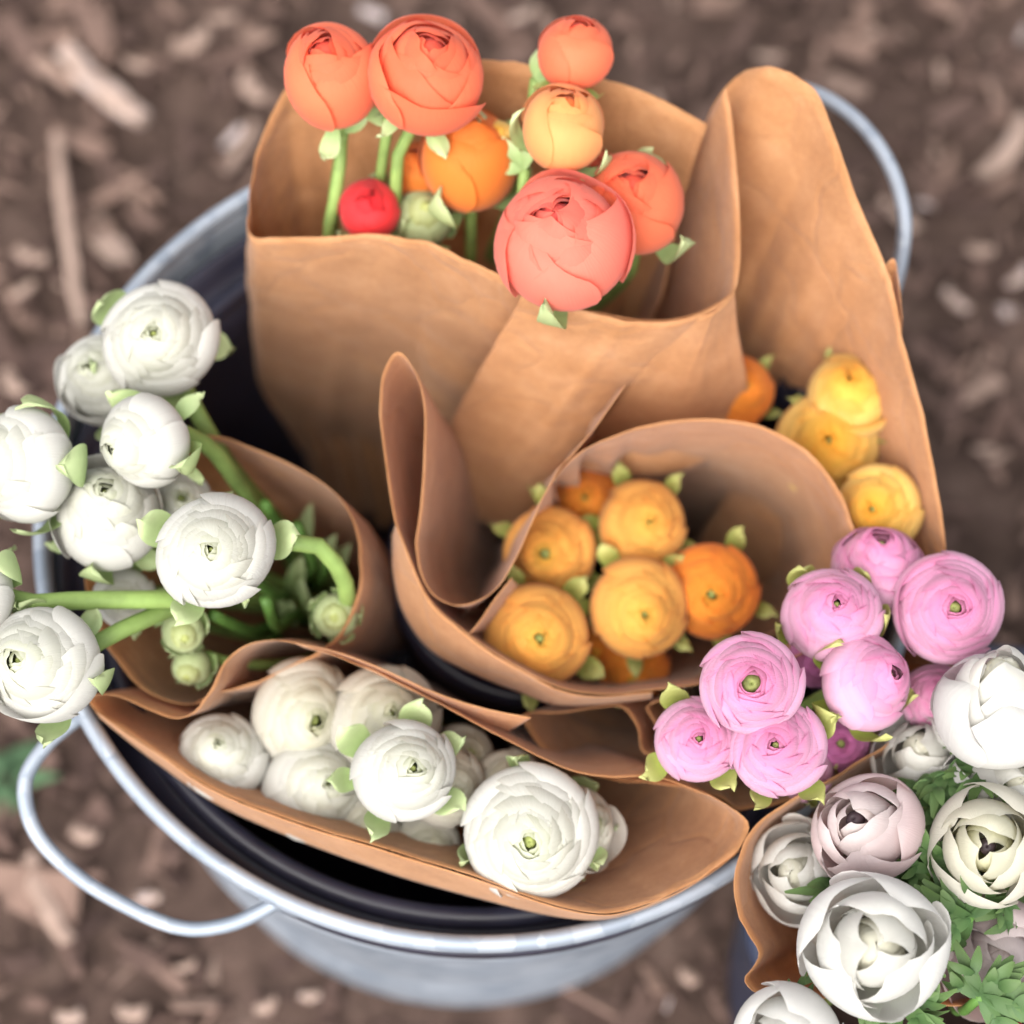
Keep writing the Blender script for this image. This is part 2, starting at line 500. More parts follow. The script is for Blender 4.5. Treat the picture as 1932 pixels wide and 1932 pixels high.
# ------------------------------------------------------------------ the galvanised tub
def build_tub():
    root = empty('metal_tub')
    tag(root, 'large round galvanised metal tub with wire handles holding the wrapped bouquets', 'tub')
    R0, R1 = .177, .2125
    def rad(z): return R0 + (R1 - R0) * z / TUB_H
    prof = [(0.002, .012), (R0 - .012, .012), (R0 - .004, .004), (R0, 0), (R0 + .003, .004), (rad(.02), .02)]
    for z in np.linspace(.03, .335, 40):
        bead = .0035 * math.exp(-((z - .285) / .006) ** 2) + .0030 * math.exp(-((z - .10) / .006) ** 2)
        prof.append((rad(z) + bead, z))
    prof += [(rad(.345), .345), (rad(.345) - .0012, .345)]
    for z in np.linspace(.335, .016, 24):
        prof.append((rad(z) - .0014, z))
    prof.append((0.002, .0135))
    vs, fs = lathe(prof, 128)
    mk('body', vs, fs, ZINC, root)
    # rolled rim bead
    n = 144; vs = []
    for i in range(n):
        a = 2 * math.pi * i / n
        for k in range(12):
            b = 2 * math.pi * k / 12
            rr = R1 + .0005 + .0042 * math.cos(b)
            vs.append((rr * math.cos(a), rr * math.sin(a), TUB_H - .003 + .0052 * math.sin(b)))
    fs = []
    for i in range(n):
        for k in range(12):
            fs.append((i * 12 + k, ((i + 1) % n) * 12 + k, ((i + 1) % n) * 12 + (k + 1) % 12, i * 12 + (k + 1) % 12))
    mk('rim', vs, fs, ZINC, root)
    def handle(pts):
        path = catmull([P(*p) for p in pts], 64)
        def on_wall(p):
            a = math.atan2(p.y, p.x); return Vector((R1 * math.cos(a), R1 * math.sin(a), TUB_H - .016))
        path = [on_wall(path[0]) * .97 + path[0] * .03] + path + [on_wall(path[-1])]
        path[0] = on_wall(path[1])
        path = catmull(path, 80)
        vs, fs = tube(path, .0036, 10)
        h = mk('handle', vs, fs, ZINC, root)
        for p in (path[0], path[-1]):                   # riveted ears
            a = math.atan2(p.y, p.x); er = Vector((math.cos(a), math.sin(a), 0)); et = Vector((-math.sin(a), math.cos(a), 0))
            vs = []; fs = []
            for (x, z, o) in ((-.011, -.030, .0015), (.011, -.030, .0015), (.013, -.012, .002), (.009, -.008, .006), (-.009, -.008, .006), (-.013, -.012, .002)):
                c = er * (R1 - .002 + o) + et * x + Vector((0, 0, TUB_H + z))
                vs.append(c)
            m = len(vs)
            vs += [v - er * .003 for v in vs]
            fs = [tuple(range(m)), tuple(range(2 * m - 1, m - 1, -1))] + [(i, i + m, (i + 1) % m + m, (i + 1) % m) for i in range(m)]
            mk('handle_bracket', vs, fs, ZINC, h, False)
    handle([(150, 1352, -.008), (88, 1405, -.008), (48, 1472, -.010), (62, 1560, -.014), (130, 1640, -.018), (230, 1705, -.02),
            (350, 1752, -.02), (430, 1745, -.018), (495, 1718, -.012), (530, 1697, -.008)])
    handle([(1300, 330, -.008), (1390, 215, .015), (1470, 168, .032), (1540, 176, .045), (1625, 235, .05), (1682, 320, .05),
            (1706, 410, .045), (1700, 490, .03), (1680, 570, .01), (1648, 690, -.008)])
build_tub()

def bucket(name, label, cx, cy, r_top, z_top, z_bot, taper, mat, lip=.006):
    root = empty(name, Matrix.Translation((cx, cy, z_bot)))
    tag(root, label, 'bucket')
    H = z_top - z_bot
    r_bot = r_top * taper
    prof = [(.001, .0), (r_bot, 0), ]
    for z in np.linspace(.01, H - .012, 10):
        prof.append((r_bot + (r_top - r_bot) * z / H, z))
    prof.append((r_top - .001, H - .006))
    for z in np.linspace(H - .006, .006, 12):
        prof.append((r_bot + (r_top - r_bot) * z / H - .0028, z))
    prof.append((.001, .006))
    vs, fs = lathe(prof, 96)
    mk('body', vs, fs, mat, root)
    vs = []; n = 112
    prof = [(-.003, -.014), (lip * .9, -.014), (lip, -.012), (lip, -.003), (lip * .7, 0), (lip * .2, .0012), (-.002, 0), (-.0035, -.004)]
    m = len(prof)
    for i in range(n):
        a = 2 * math.pi * i / n
        for (dr, dz) in prof:
            vs.append(((r_top + dr) * math.cos(a), (r_top + dr) * math.sin(a), H + dz))
    fs = [(i * m + k, ((i + 1) % n) * m + k, ((i + 1) % n) * m + (k + 1) % m, i * m + (k + 1) % m) for i in range(n) for k in range(m)]
    mk('rim', vs, fs, mat, root)
    return root

c1 = P(905, 1020, -.022)
bucket('plastic_bucket', 'wide black plastic bucket nested inside the galvanised tub', c1.x, c1.y, .1865, TUB_H - .022, .0138, .80, BLACK, .007)
def skirt(root):
    H = TUB_H - .022 - .0138; vs, fs = lathe([(.1885, H - .004), (.1940, H - .008), (.2020, H - .002), (.2070, H + .007), (.2080, H + .006), (.2070, H - .006), (.1980, H - .016), (.1880, H - .014)], 112)
    mk('rim_skirt', vs, fs, BLACK, root)
skirt(bpy.data.objects['plastic_bucket'])
c2 = P(1010, 1060, -.050)
bucket('plastic_bucket', 'small dark plastic bucket under the orange bouquet inside the tub', c2.x, c2.y, .071, TUB_H - .050, .0200, .82, BLACK, .005)
c3 = P(1905, 1690, -.10)
bucket('plastic_bucket', 'dark blue plastic bucket holding the anemones beside the metal tub', c3.x, c3.y, .130, TUB_H - .10, -.010, .85, NAVY, .006)

# ------------------------------------------------------------------ paper wraps
def sheet(rim, base, k=.25, closed=False, n=150, m=30, root=None, name='paper_sheet', seed=0, bulge=.0, crease=1.0, curl=0.0, base_flat=True):
    """ruled sheet of paper: from a scaled-down copy of its rim at 'base' up to the rim"""
    def base_rule(p):
        if len(p) < 4: return k
        q = P(*p[:3])
        if isinstance(p[3], tuple): return P(p[0] + p[3][0], p[1] + p[3][1], base[2]) - q
        inw = Vector((-q.x, -q.y, 0)).normalized() * p[3]      # drops straight down, leaning in towards the tub's axis
        return inw + Vector((0, 0, TUB_H + base[2] - q.z))
    ctrl = [(P(*p[:3]), base_rule(p)) for p in rim]
    rim = [p[:3] for p in rim]
    R3 = catmull([P(*p) if not isinstance(p, Vector) else p for p in rim], n, closed)
    cen = sum(R3, Vector()) / len(R3)
    if isinstance(base, list):
        B3 = catmull([P(*p) if not isinstance(p, Vector) else p for p in base], n, closed)
    else:
        bc = P(*base)
        B3 = []
        for p in R3:
            tot = 0; acc = Vector()
            for c, kk in ctrl:
                wgt = 1 / ((p - c).length + .002) ** 3
                if isinstance(kk, Vector):
                    q = p + kk
                else:
                    d = (p - cen) * kk
                    if base_flat: d.z *= .3
                    q = bc + d
                acc += q * wgt; tot += wgt
            B3.append(acc / tot)
    bcen = sum(B3, Vector()) / len(B3)
    vs = []
    rc = random.Random(seed * 31 + 5)
    folds = [(rc.uniform(.05, .95) * n, rc.uniform(-.10, .10) * n, rc.choice((-1, 1)) * rc.uniform(.0008, .0020), rc.uniform(0, .5), rc.uniform(2.0, 3.5)) for _ in range(max(2, n // 22))]
    for j in range(m):
        t = j / (m - 1)
        ax = bcen.lerp(cen, t)
        for i in range(n):
            p = B3[i].lerp(R3[i], t)
            d = (p - ax)
            p = p + d * bulge * math.sin(math.pi * t)
            # handling creases: broad buckles, thin folds; calmer towards the free edge
            q = Vector((p.x * 14, p.y * 14, p.z * 9 + seed * 7.7))
            a = .0026 * noise.noise(q) + .0013 * noise.noise(q * 2.7)
            f = .5 - abs(noise.noise(q * 1.3 + Vector((3, 9, 1))))
            a += .0016 * max(0, f - .38) * 8
            for (i0, sl_, am, t0, wd) in folds:
                if t > t0:
                    a += am * min(1, (t - t0) * 4) * max(0, 1 - abs(i - i0 - sl_ * t) / wd)
            edge = .35 + .65 * math.sin(math.pi * min(1, t * .93))
            dn = d.normalized() if d.length > 1e-6 else Vector((0, 0, 1))
            p = p + dn * a * crease * edge
            # tiny waviness of a hand-torn edge
            if j == m - 1:
                p = p + Vector((0, 0, .0005 * noise.noise(Vector((i * .8, seed, 2)))))
            if curl:
                p = p + dn * curl * max(0, t - .8) ** 2 * 25
            vs.append(p)
    fs = grid_faces(n, m, closed)
    o = mk(name, [v - root.location for v in vs] if root else vs, fs, PAPER, root, True)
    s = o.modifiers.new('thickness', 'SOLIDIFY'); s.thickness = .0003; s.offset = 0
    return o

def wrap(label, base):
    b = P(*base)
    root = empty('paper_wrap', Matrix.Translation(b))
    root.location = b
    tag(root, label, 'paper wrap')
    return root

# coral bouquet paper
CB = (775, 860, -.26)
wr = wrap('tall brown kraft paper cone around the coral ranunculus bunch', CB)
coral_front = [(475, 445, .085), (520, 448, .092), (600, 447, .10), (715, 443, .105), (800, 458, .107), (900, 500, .107), (1000, 545, .105), (1100, 582, .103),
               (1200, 603, .10), (1290, 598, .10), (1350, 573, .10), (1384, 545, .10), (1394, 505, .102)]
sheet([(1335, 235, .11, .10), (1250, 186, .115, .10), (1180, 160, .12, .10), (1000, 126, .125, .10), (905, 112, .125, .10), (750, 108, .12, .10), (640, 118, .115, .10), (560, 150, .108, .09), (510, 215, .098, .07),
       (485, 290, .09, .05), (474, 370, .084)] + coral_front + [(1396, 440, .105), (1392, 330, .112), (1383, 230, .12), (1370, 163, .128)],
      CB, .70, n=220, m=40, root=wr, seed=1, bulge=.03, crease=1.2)
R_off = [(u, v + 4, h + .004) for (u, v, h) in coral_front[6:]]
sheet([(985, 556, .110)] + R_off[1:-1] + [(1392, 530, .104)], [(800, 890, -.08), (880, 975, -.10), (960, 1000, -.10), (1050, 985, -.10), (1150, 930, -.09)], n=70, m=36, root=wr, name='paper_flap', seed=1, bulge=.0, crease=.8)
sheet([(1300, 603, .100), (1345, 590, .101), (1386, 548, .101)], [(1060, 880, -.02), (1250, 900, -.02), (1425, 830, -.02)], n=40, m=30, root=wr, name='paper_flap', seed=3, crease=.7)

# yellow bouquet paper
YB = (1405, 1140, -.20)
wr = wrap('brown kraft paper with a tall rounded back behind the yellow ranunculus', YB)
sheet([(1250, 560, .03, .08), (1300, 330, .07, .08), (1345, 200, .10, .08), (1395, 138, .12, .08), (1450, 124, .138, .08), (1503, 145, .142, .08), (1538, 172, .142, .08), (1572, 250, .138, .06), (1605, 345, .13, .05), (1640, 430, .12, .04),
       (1668, 500, .112, .03), (1686, 560, .106, .02), (1700, 620, .100, .01), (1718, 695, .092, .01), (1746, 805, .080, .01), (1764, 900, .070, .01), (1778, 985, .062, .01), (1784, 1050, .050, .01), (1765, 1095, .02, .01), (1690, 1100, -.02, .02), (1600, 1050, -.04, .03), (1500, 970, -.04, .03), (1420, 860, -.03, .03)],
      YB, .80, n=200, m=36, root=wr, seed=4, bulge=.0, crease=1.2)
sheet([(1662, 512, .104), (1672, 499, .106), (1685, 488, .108), (1694, 522, .106), (1702, 600, .098)], [(1664, 560, .085), (1674, 565, .085), (1684, 575, .085), (1692, 600, .085), (1700, 640, .085)], n=30, m=12, root=wr, name='paper_flap', seed=5, crease=.2)

# orange bouquet paper
OB = (1100, 1085, -.20)
wr = wrap('brown kraft paper with a narrow teardrop fold around the orange ranunculus', OB)
sheet([(1180, 727, .088, (-70, 60)), (1140, 782, .084, (-70, 60)), (1098, 838, .080, (-70, 60)), (1052, 890, .075, (-70, 60)), (1005, 985, .068, (-70, 60)), (970, 1060, .060, (-70, 60)), (942, 1105, .055, (-70, 60)), (905, 1132, .050, (-70, 60)), (860, 1142, .048), (820, 1125, .048),
       (795, 1085, .050), (785, 1030, .055), (793, 950, .066), (800, 850, .078), (801, 765, .086), (785, 705, .091), (752, 665, .093), (726, 700, .089), (718, 760, .083), (726, 860, .070), (745, 980, .058),
       (772, 1055, .050), (812, 1135, .046), (872, 1188, .044), (924, 1226, .042), (990, 1264, .040), (1050, 1296, .038), (1120, 1311, .036), (1230, 1303, .034), (1330, 1290, .035), (1440, 1262, .036), (1540, 1215, .040), (1600, 1120, .048),
       (1622, 1040, .055), (1610, 985, .060), (1575, 910, .066), (1520, 850, .071), (1440, 806, .076), (1345, 790, .079), (1250, 796, .080), (1160, 822, .079), (1090, 858, .076), (1045, 905, .072)],
      OB, .60, n=300, m=36, root=wr, seed=6, bulge=.05, crease=.55)
sheet([(748, 985, .056), (774, 1058, .050), (814, 1139, .046), (873, 1192, .044), (924, 1230, .042), (990, 1268, .040), (1050, 1300, .038), (1120, 1314, .036), (1230, 1306, .035)],
      [(740, 1010, .03), (741, 1075, .02), (758, 1150, .010), (806, 1222, .004), (906, 1277, .002), (985, 1308, .002), (1040, 1328, .004), (1115, 1330, .010), (1230, 1318, .015)],
      n=90, m=14, root=wr, name='paper_fold', seed=14, crease=.25)
sheet([(965, 1090, .050), (930, 1135, .046), (900, 1178, .044), (882, 1196, .043), (868, 1190, .043)], [(985, 1110, .0), (960, 1150, .0), (930, 1180, .0), (915, 1190, .0), (905, 1190, .0)], n=30, m=14, root=wr, name='paper_flap', seed=7, crease=.2)

# left white bouquet paper
LB = (715, 1185, -.20)
wr = wrap('brown kraft paper cone around the drooping white ranunculus and buds', LB)
sheet([(165, 1070, .020), (168, 1130, .018), (190, 1195, .016), (222, 1245, .014), (262, 1295, .014), (310, 1322, .014), (362, 1330, .015), (400, 1310, .017), (470, 1290, .018), (560, 1250, .020), (632, 1205, .024), (664, 1150, .03), (678, 1080, .036), (670, 1005, .04),
       (640, 940, .042), (580, 893, .042), (490, 850, .042), (400, 822, .042), (320, 830, .038), (240, 890, .032), (190, 980, .025)],
      LB, .30, closed=True, n=170, m=34, root=wr, seed=8, bulge=.12, crease=.7)

# bottom white bouquet paper
VB = (800, 1330, -.20)
wr = wrap('wide flattened brown kraft paper around the full white ranunculus bunch', VB)
sheet([(168, 1318, .016), (215, 1312, .024), (280, 1338, .030), (340, 1356, .034), (370, 1342, .036), (400, 1298, .040), (425, 1248, .043), (465, 1217, .045), (520, 1208, .046), (600, 1226, .046), (700, 1265, .046), (830, 1330, .046),
       (950, 1392, .046), (1080, 1454, .045), (1150, 1466, .045), (1232, 1466, .046), (1310, 1490, .045), (1382, 1525, .043), (1413, 1556, .042), (1392, 1602, .038), (1340, 1643, .034), (1250, 1692, .032), (1150, 1722, .032), (1075, 1714, .032),
       (890, 1652, .031), (730, 1602, .030), (560, 1550, .027), (400, 1486, .024), (300, 1420, .020), (240, 1380, .016), (180, 1338, .014)],
      VB, .35, closed=True, n=240, m=34, root=wr, seed=9, bulge=.10, crease=.6)
sheet([(555, 1213, .049), (620, 1226, .050), (700, 1253, .050), (830, 1310, .050), (920, 1338, .049), (1002, 1354, .048)], [(575, 1222, .030), (640, 1240, .030), (712, 1272, .030), (830, 1330, .028), (905, 1360, .026), (960, 1380, .024)], n=60, m=16, root=wr, name='paper_flap', seed=10, crease=.3)

sheet([(1395, 1604, .036), (1340, 1647, .033), (1250, 1696, .032), (1150, 1726, .032), (1075, 1718, .032), (890, 1656, .031), (730, 1606, .030), (560, 1554, .027), (400, 1490, .024), (300, 1424, .020), (240, 1384, .016), (180, 1341, .014)],
      [(1385, 1607, .010), (1335, 1650, .008), (1250, 1700, .006), (1150, 1733, .004), (1085, 1734, .0), (890, 1692, -.008), (715, 1640, -.010), (545, 1578, -.012), (400, 1512, -.012), (310, 1450, -.010), (250, 1405, -.008), (190, 1355, .0)],
      n=120, m=14, root=wr, name='paper_fold', seed=13, crease=.35)

# pink bouquet paper
KB = (1420, 1250, -.20)
wr = wrap('crumpled brown kraft paper beneath the pink ranunculus bunch', KB)
sheet([(990, 1350, .0), (1060, 1345, .006), (1130, 1335, .008), (1180, 1335, .012), (1205, 1370, .012), (1215, 1420, .010), (1245, 1420, .010), (1238, 1360, .014), (1225, 1335, .018), (1260, 1320, .02), (1340, 1270, -.01), (1480, 1190, -.03), (1620, 1150, -.03), (1760, 1190, -.01), (1790, 1280, .015),
       (1700, 1390, .02), (1560, 1480, .015), (1450, 1520, .012), (1395, 1528, .012), (1345, 1500, .01), (1260, 1480, .005), (1150, 1470, -.005), (1050, 1440, -.01)],
      KB, .38, closed=True, n=220, m=30, root=wr, seed=11, bulge=.04, crease=2.2)

# anemone paper
AB = (1830, 1600, -.30)
wr = wrap('brown kraft paper with a wavy fold around the white anemones', AB)
sheet([(1932, 1270, .045), (1800, 1338, .045), (1690, 1396, .045), (1560, 1474, .046), (1484, 1514, .047), (1425, 1556, .048), (1392, 1615, .048), (1384, 1690, .047), (1408, 1758, .044), (1432, 1800, .042), (1420, 1826, .041), (1404, 1848, .040),
       (1416, 1866, .039), (1470, 1884, .037), (1520, 1893, .036), (1560, 1880, .034), (1660, 1885, .030), (1800, 1897, .028), (1960, 1880, .03), (2060, 1780, .03), (2090, 1560, .04), (2040, 1330, .045)],
      AB, .34, closed=True, n=220, m=34, root=wr, seed=12, bulge=.08, crease=.6)

# ------------------------------------------------------------------ flowers
def bez(c, s):
    a = 1 - s
    return (a**3 * c[0][0] + 3*a*a*s * c[1][0] + 3*a*s*s * c[2][0] + s**3 * c[3][0],
            a**3 * c[0][1] + 3*a*a*s * c[1][1] + 3*a*s*s * c[2][1] + s**3 * c[3][1])

def petal(prof, phi0, half, R, rg, t, twist=.05, tip=.10, ruffle=.02, nu=15, nv=11, leaf=False, notch=0., point=0.):
    vs = []; at = []; as_ = []; aw = []
    ph = rg.uniform(0, 6.28); kf = rg.uniform(2.0, 3.6); ph2 = rg.uniform(0, 6.28)
    skew = rg.uniform(-.025, .025)
    for j in range(nv):
        s = j / (nv - 1)
        for i in range(nu):
            w = -1 + 2 * i / (nu - 1)
            smax = 1 - tip * abs(w) ** (4.0 if tip < .15 else 2.4) + skew * w + ruffle * .35 * math.sin(w * 4.0 + ph2) - notch * math.exp(-(w / .22) ** 2) + point * (1 - abs(w)) ** 2
            ss = s * smax
            r, z = bez(prof, ss)
            if leaf:
                hw = half * max(.015, (.40 + 1.9 * s) * max(0, 1 - s) ** .62)
            else:
                hw = half * (.45 + .55 * min(1, ss * 2.2) ** .7)
                if s > .55: hw *= math.sqrt(max(.04, 1 - .34 * ((s - .55) / .45) ** 4))
            a = phi0 + w * hw
            r *= 1 + twist * w + .03 * w * w * ss
            k = ss ** 3
            r += R * ruffle * k * math.sin(w * kf + ph)
            z += R * ruffle * .7 * k * math.sin(w * kf * 1.4 + ph2)
            vs.append((r * math.cos(a), r * math.sin(a), z)); at.append(t); as_.append(s); aw.append(w + t * 3)
    return vs, grid_faces(nu, nv), {'t': at, 's': as_, 'w': aw}

def frame_from_axis(axis, spin):
    z = axis.normalized(); x = z.orthogonal().normalized(); y = z.cross(x)
    m = Matrix((x, y, z)).transposed()
    return m @ Matrix.Rotation(spin, 3, 'Z')

def axis_of(ox, oy, p):
    """facing direction from where the heart shows relative to the head (fractions of its radius)"""
    to = (CAM - p).normalized()
    r = (RT - to * RT.dot(to)).normalized(); u = to.cross(r)
    if u.dot(UP) < 0: u = -u
    q = math.sqrt(max(0.02, 1 - ox * ox - oy * oy))
    return (r * ox - u * oy + to * q).normalized()

def stem_mesh(root, p0, axis, R, end, via=None, rad=.0030, mat=None):
    inv = root.matrix_world.inverted()
    if via:
        pts = [p0 + axis * R * .15, p0 - axis * R * .30] + [P(*q) for q in via] + [end]
    else:
        L = (end - p0).length
        pts = [p0 + axis * R * .15, p0 - axis * R * .4, p0 - axis * min(.03, L * .2) - Vector((0, 0, .02)), p0.lerp(end, .5) + Vector((0, 0, -.01)), end]
    path = catmull(pts, 26)
    rr = [rad * (1.35 if i == 0 else 1.0 + .12 * i / 25) for i in range(26)]
    vs, fs = tube(path, rr, 9)
    return mk('stem', [inv @ v for v in vs], fs, mat or STEM, root, True, {'s': [0.0] * len(vs)})

def bouquet_foot(base, rg, spread=.012):
    b = P(*base)
    return Vector((b.x + rg.uniform(-spread, spread), b.y + rg.uniform(-spread, spread), b.z + rg.uniform(-.02, .01)))

COUNT = [0]
def flower(u, v, rpx, ox, oy, h, mat, label, base, cat='flower', name='ranunculus', layers=8, close=.5, asp=1.0, flare=.0, button=.12, button_mat=None,
           sep=5, sep_mode='hug', sep_mat=None, via=None, group=None, ruffle=.022, stem_rad=.0030, open_outer=0, counts=None, half=(98, 74), stem_mat=None, drop=None, tipv=.09, point=0., spin=None, tuck=None, sep_half=(15, 22), lowr=.34, jit=0., rmin=.34, rpow=.85):
    COUNT[0] += 1
    rg = random.Random(1000 + COUNT[0] * 17)
    p = P(u, v, h)
    R = rpx * depth(p) / FPX
    ax = axis_of(ox, oy, p)
    zc = R * .92 * asp
    base_p = p - ax * zc
    m = Matrix.Translation(base_p) @ frame_from_axis(ax, rg.uniform(0, 6.28) if spin is None else spin).to_4x4()
    root = empty(name, m)
    root.matrix_world = m
    tag(root, label, cat, group)
    sqx, sqy = 1 + rg.uniform(-.06, .06), 1 + rg.uniform(-.06, .06); lean = rg.uniform(-.10, .10)
    n = layers
    H = 1.86 * R * asp
    phase = 0
    for k in range(n):
        t = k / (n - 1) if n > 1 else 1
        Rk = R * (rmin + (1 - rmin) * t ** rpow)
        # rim of this layer: inner layers close round the heart, outer layers sit lower
        lo = button * .85 + .015; hi = .74 - .34 * close
        if not button: lo = .03
        rho = R * (lo + (hi - lo) * t ** 1.15)
        ze = H * (.93 - (lowr - .18 * close) * t ** 1.8 + .06 * math.sin(math.pi * min(1, t * 1.3)))
        cnt = (counts[k] if counts else (3 if t < .3 else 4 if t < .75 else 5))
        hf = math.radians(half[0] + (half[1] - half[0]) * t)
        for q in range(cnt):
            phi = phase + 2 * math.pi * q / cnt + rg.uniform(-.14, .14)
            rk = Rk * rg.uniform(.98, 1.015); re = rho * rg.uniform(.94, 1.06); zz = ze * rg.uniform(.985, 1.015) * (1 + t * rg.uniform(-jit, jit)); re *= 1 + 1.5 * t * rg.uniform(-jit, jit)
            c2r = 1.24 * rk
            prof = [(.03 * R, .04 * R), (1.28 * rk, -.04 * R), (c2r, zz * .98), (re, zz)]
            if flare and t > .55:
                fl = flare * (t - .55) / .45 * rg.uniform(.6, 1.3)
                prof[3] = (re + R * fl, zz - R * .10 * fl); prof[2] = (c2r - .10 * R * fl, zz * (.98 - .2 * fl))
            if open_outer and k == n - 1 and q < open_outer:
                prof = [(.03 * R, .04 * R), (1.2 * R, -.05 * R), (1.16 * R, H * .50), (1.04 * R, H * .70)]
            if drop is not None and k == n - 1 and q == 0:
                prof = [(.03 * R, .04 * R), (1.1 * R, -.1 * R), (1.35 * R, H * .22), (1.45 * R, H * .38)]
                phi = drop
            vs, fs, at = petal(prof, phi, hf, R, rg, t, twist=.045, ruffle=ruffle * (.5 + t), tip=tipv, notch=rg.choice((0, 0, 0, .02)), point=point)
            vs = [(x * sqx + lean * z, y * sqy - lean * .6 * z, z) for (x, y, z) in vs]
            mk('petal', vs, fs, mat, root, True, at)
        phase += 2.399
    # heart of the flower
    if True:
        br = R * (button or .25); zb = (H * .915 - br * 1.25 - R * .04) if button else H * .935 - br
        vs = []; nn = 14; mm = 8; s = []
        for j in range(mm):
            a = math.pi * .62 * j / (mm - 1)
            for i in range(nn):
                b = 2 * math.pi * i / nn
                rr = br * (1 + .10 * math.sin(i * 7 + j * 3)) * math.sin(a) * 1.15 + 1e-5
                vs.append((rr * math.cos(b), rr * math.sin(b), zb + br * math.cos(a) - (br * .55 if (j == 0 and button) else 0)))
                s.append(.5)
        fs = grid_faces(nn, mm, True)
        vs = [(x * sqx + lean * z, y * sqy - lean * .6 * z, z) for (x, y, z) in vs]
        mk('flower_center', vs, fs, (button_mat or BUTTON) if button else mat, root, True, {'s': s, 't': [0.0] * len(s), 'w': [0.0] * len(s)})
    # sepals
    for q in range(sep):
        phi = 2 * math.pi * q / max(sep, 1) + rg.uniform(-.25, .25)
        e = rg.uniform(.85, 1.2)
        md = sep_mode if sep_mode != 'mix' else rg.choice(('hug', 'curl', 'reflex'))
        if md == 'hug':
            prof = [(.03 * R, .0), (1.26 * R, -.20 * R), (1.38 * R, .55 * R * e), (1.13 * R, 1.02 * R * e * asp)]
        elif md == 'curl':
            prof = [(.03 * R, .0), (1.26 * R, -.20 * R), (1.14 * R, .58 * R * e), (1.48 * R, .66 * R * e)]
        else:
            prof = [(.03 * R, .0), (.60 * R, .06 * R), (.85 * R * e, -.10 * R - .45 * R * rg.random()), (1.0 * R * e, rg.uniform(-.75, .15) * R)]
        vs, fs, at = petal(prof, phi, math.radians(rg.uniform(*sep_half)), R, rg, .5, twist=.03, ruffle=.07, nu=7, nv=12, leaf=True)
        mk('sepal', vs, fs, sep_mat or SEPAL, root, True, at)
    foot = bouquet_foot(base, rg)
    stem_mesh(root, base_p, ax, R, foot, via, stem_rad, stem_mat)
    return root

def bud(u, v, rpx, ox, oy, h, label, base, mat=None, via=None, yellow=False, sepals=5, name='flower_bud', group=None, stem_mat=None):
    return flower(u, v, rpx, ox, oy, h, mat or BUDG, label, base, 'bud', name, layers=3, close=.98, asp=1.08, button=0, sep=sepals, sep_mode='hug',
                  sep_mat=SEPAL, via=via, counts=(3, 4, 5), ruffle=.02, stem_rad=.0026, group=group, stem_mat=stem_mat, sep_half=(30, 36))

# ---- white ranunculus drooping over the left of the tub
wl = 'white ranunculus'
flower(290, 640, 106, -.22, -.12, .075, WHITE, 'white ranunculus with green heart at the top of the drooping white bunch, sepals showing', LB, close=.45, sep_mode='mix', layers=9, via=[(352, 740, .045), (420, 860, .02), (500, 960, -.02)], stem_rad=.0042, button=0.055)
flower(195, 712, 86, -.35, -.25, .045, WHITE, 'white ranunculus half hidden behind the topmost white bloom over the tub rim', LB, close=.5, sep_mode='mix', layers=8, ruffle=.045, open_outer=2, button=0.04)
flower(263, 836, 90, -.72, .18, .090, WHITE, 'tight round white ranunculus turned to the rim with sepals behind it', LB, close=.7, sep_mode='mix', layers=8, via=[(390, 840, .06), (440, 900, .03), (500, 980, -.02)], stem_rad=.0040, button=0.03)
flower(200, 965, 101, -.10, -.52, .065, WHITE, 'large white ranunculus with one drooping petal hanging inside the tub rim', LB, close=.35, sep_mode='mix', layers=8, open_outer=2, button=0.06)
flower(340, 945, 62, .1, -.2, .040, WHITE, 'small white ranunculus tucked behind the other white blooms', LB, close=.5, layers=6, ruffle=.05, sep=4)
flower(405, 1030, 107, -.10, -.12, .100, WHITE, 'tight white ranunculus with swirled petals beside a bent green stem', LB, close=.42, sep_mode='mix', layers=10, button=.04,
       via=[(540, 1022, .075), (600, 1030, .07), (640, 1075, .055), (655, 1125, .03), (640, 1170, -.02)], stem_rad=.0040)
flower(30, 880, 104, -.80, -.05, .085, WHITE, 'white ranunculus facing away over the tub rim, two broad green sepals behind', LB, close=.6, sep_mode='hug', layers=7, via=[(160, 960, .06), (280, 1040, .03), (420, 1090, -.02)], stem_rad=.0036, button=0.03)
flower(76, 1250, 104, -.46, -.10, .080, WHITE, 'white ranunculus hanging out above the wire handle on a straight stem', LB, close=0.3, sep_mode='mix', layers=8, open_outer=1, via=[(180, 1215, .06), (260, 1175, .055), (330, 1145, .045), (420, 1120, .0)], stem_rad=.0040, button=0.07)
flower(-70, 1120, 92, -.85, .0, .080, WHITE, 'white ranunculus at the end of a long level stem over the tub rim', LB, close=.5, sep_mode='mix', layers=7, via=[(20, 1135, .07), (160, 1132, .065), (320, 1130, .055), (430, 1120, .0)], stem_rad=.0042, button=0.05)
flower(235, 1128, 58, -.15, .25, .030, WHITE, 'small half-open white bloom wrapped in pale green sepals below the level stem', LB, close=.8, sep_mode='curl', layers=5, button=0)
bud(345, 1190, 40, .1, .3, .030, 'green lobed bud hanging among the white bunch stems', LB)
bud(362, 1262, 37, -.2, .6, .012, 'small round green bud near the inner paper edge of the white bunch', LB, via=[(430, 1250, .0)])
bud(632, 1163, 42, -.1, .1, .020, 'fuzzy green bud pressed against the paper beside the bent stem', LB)
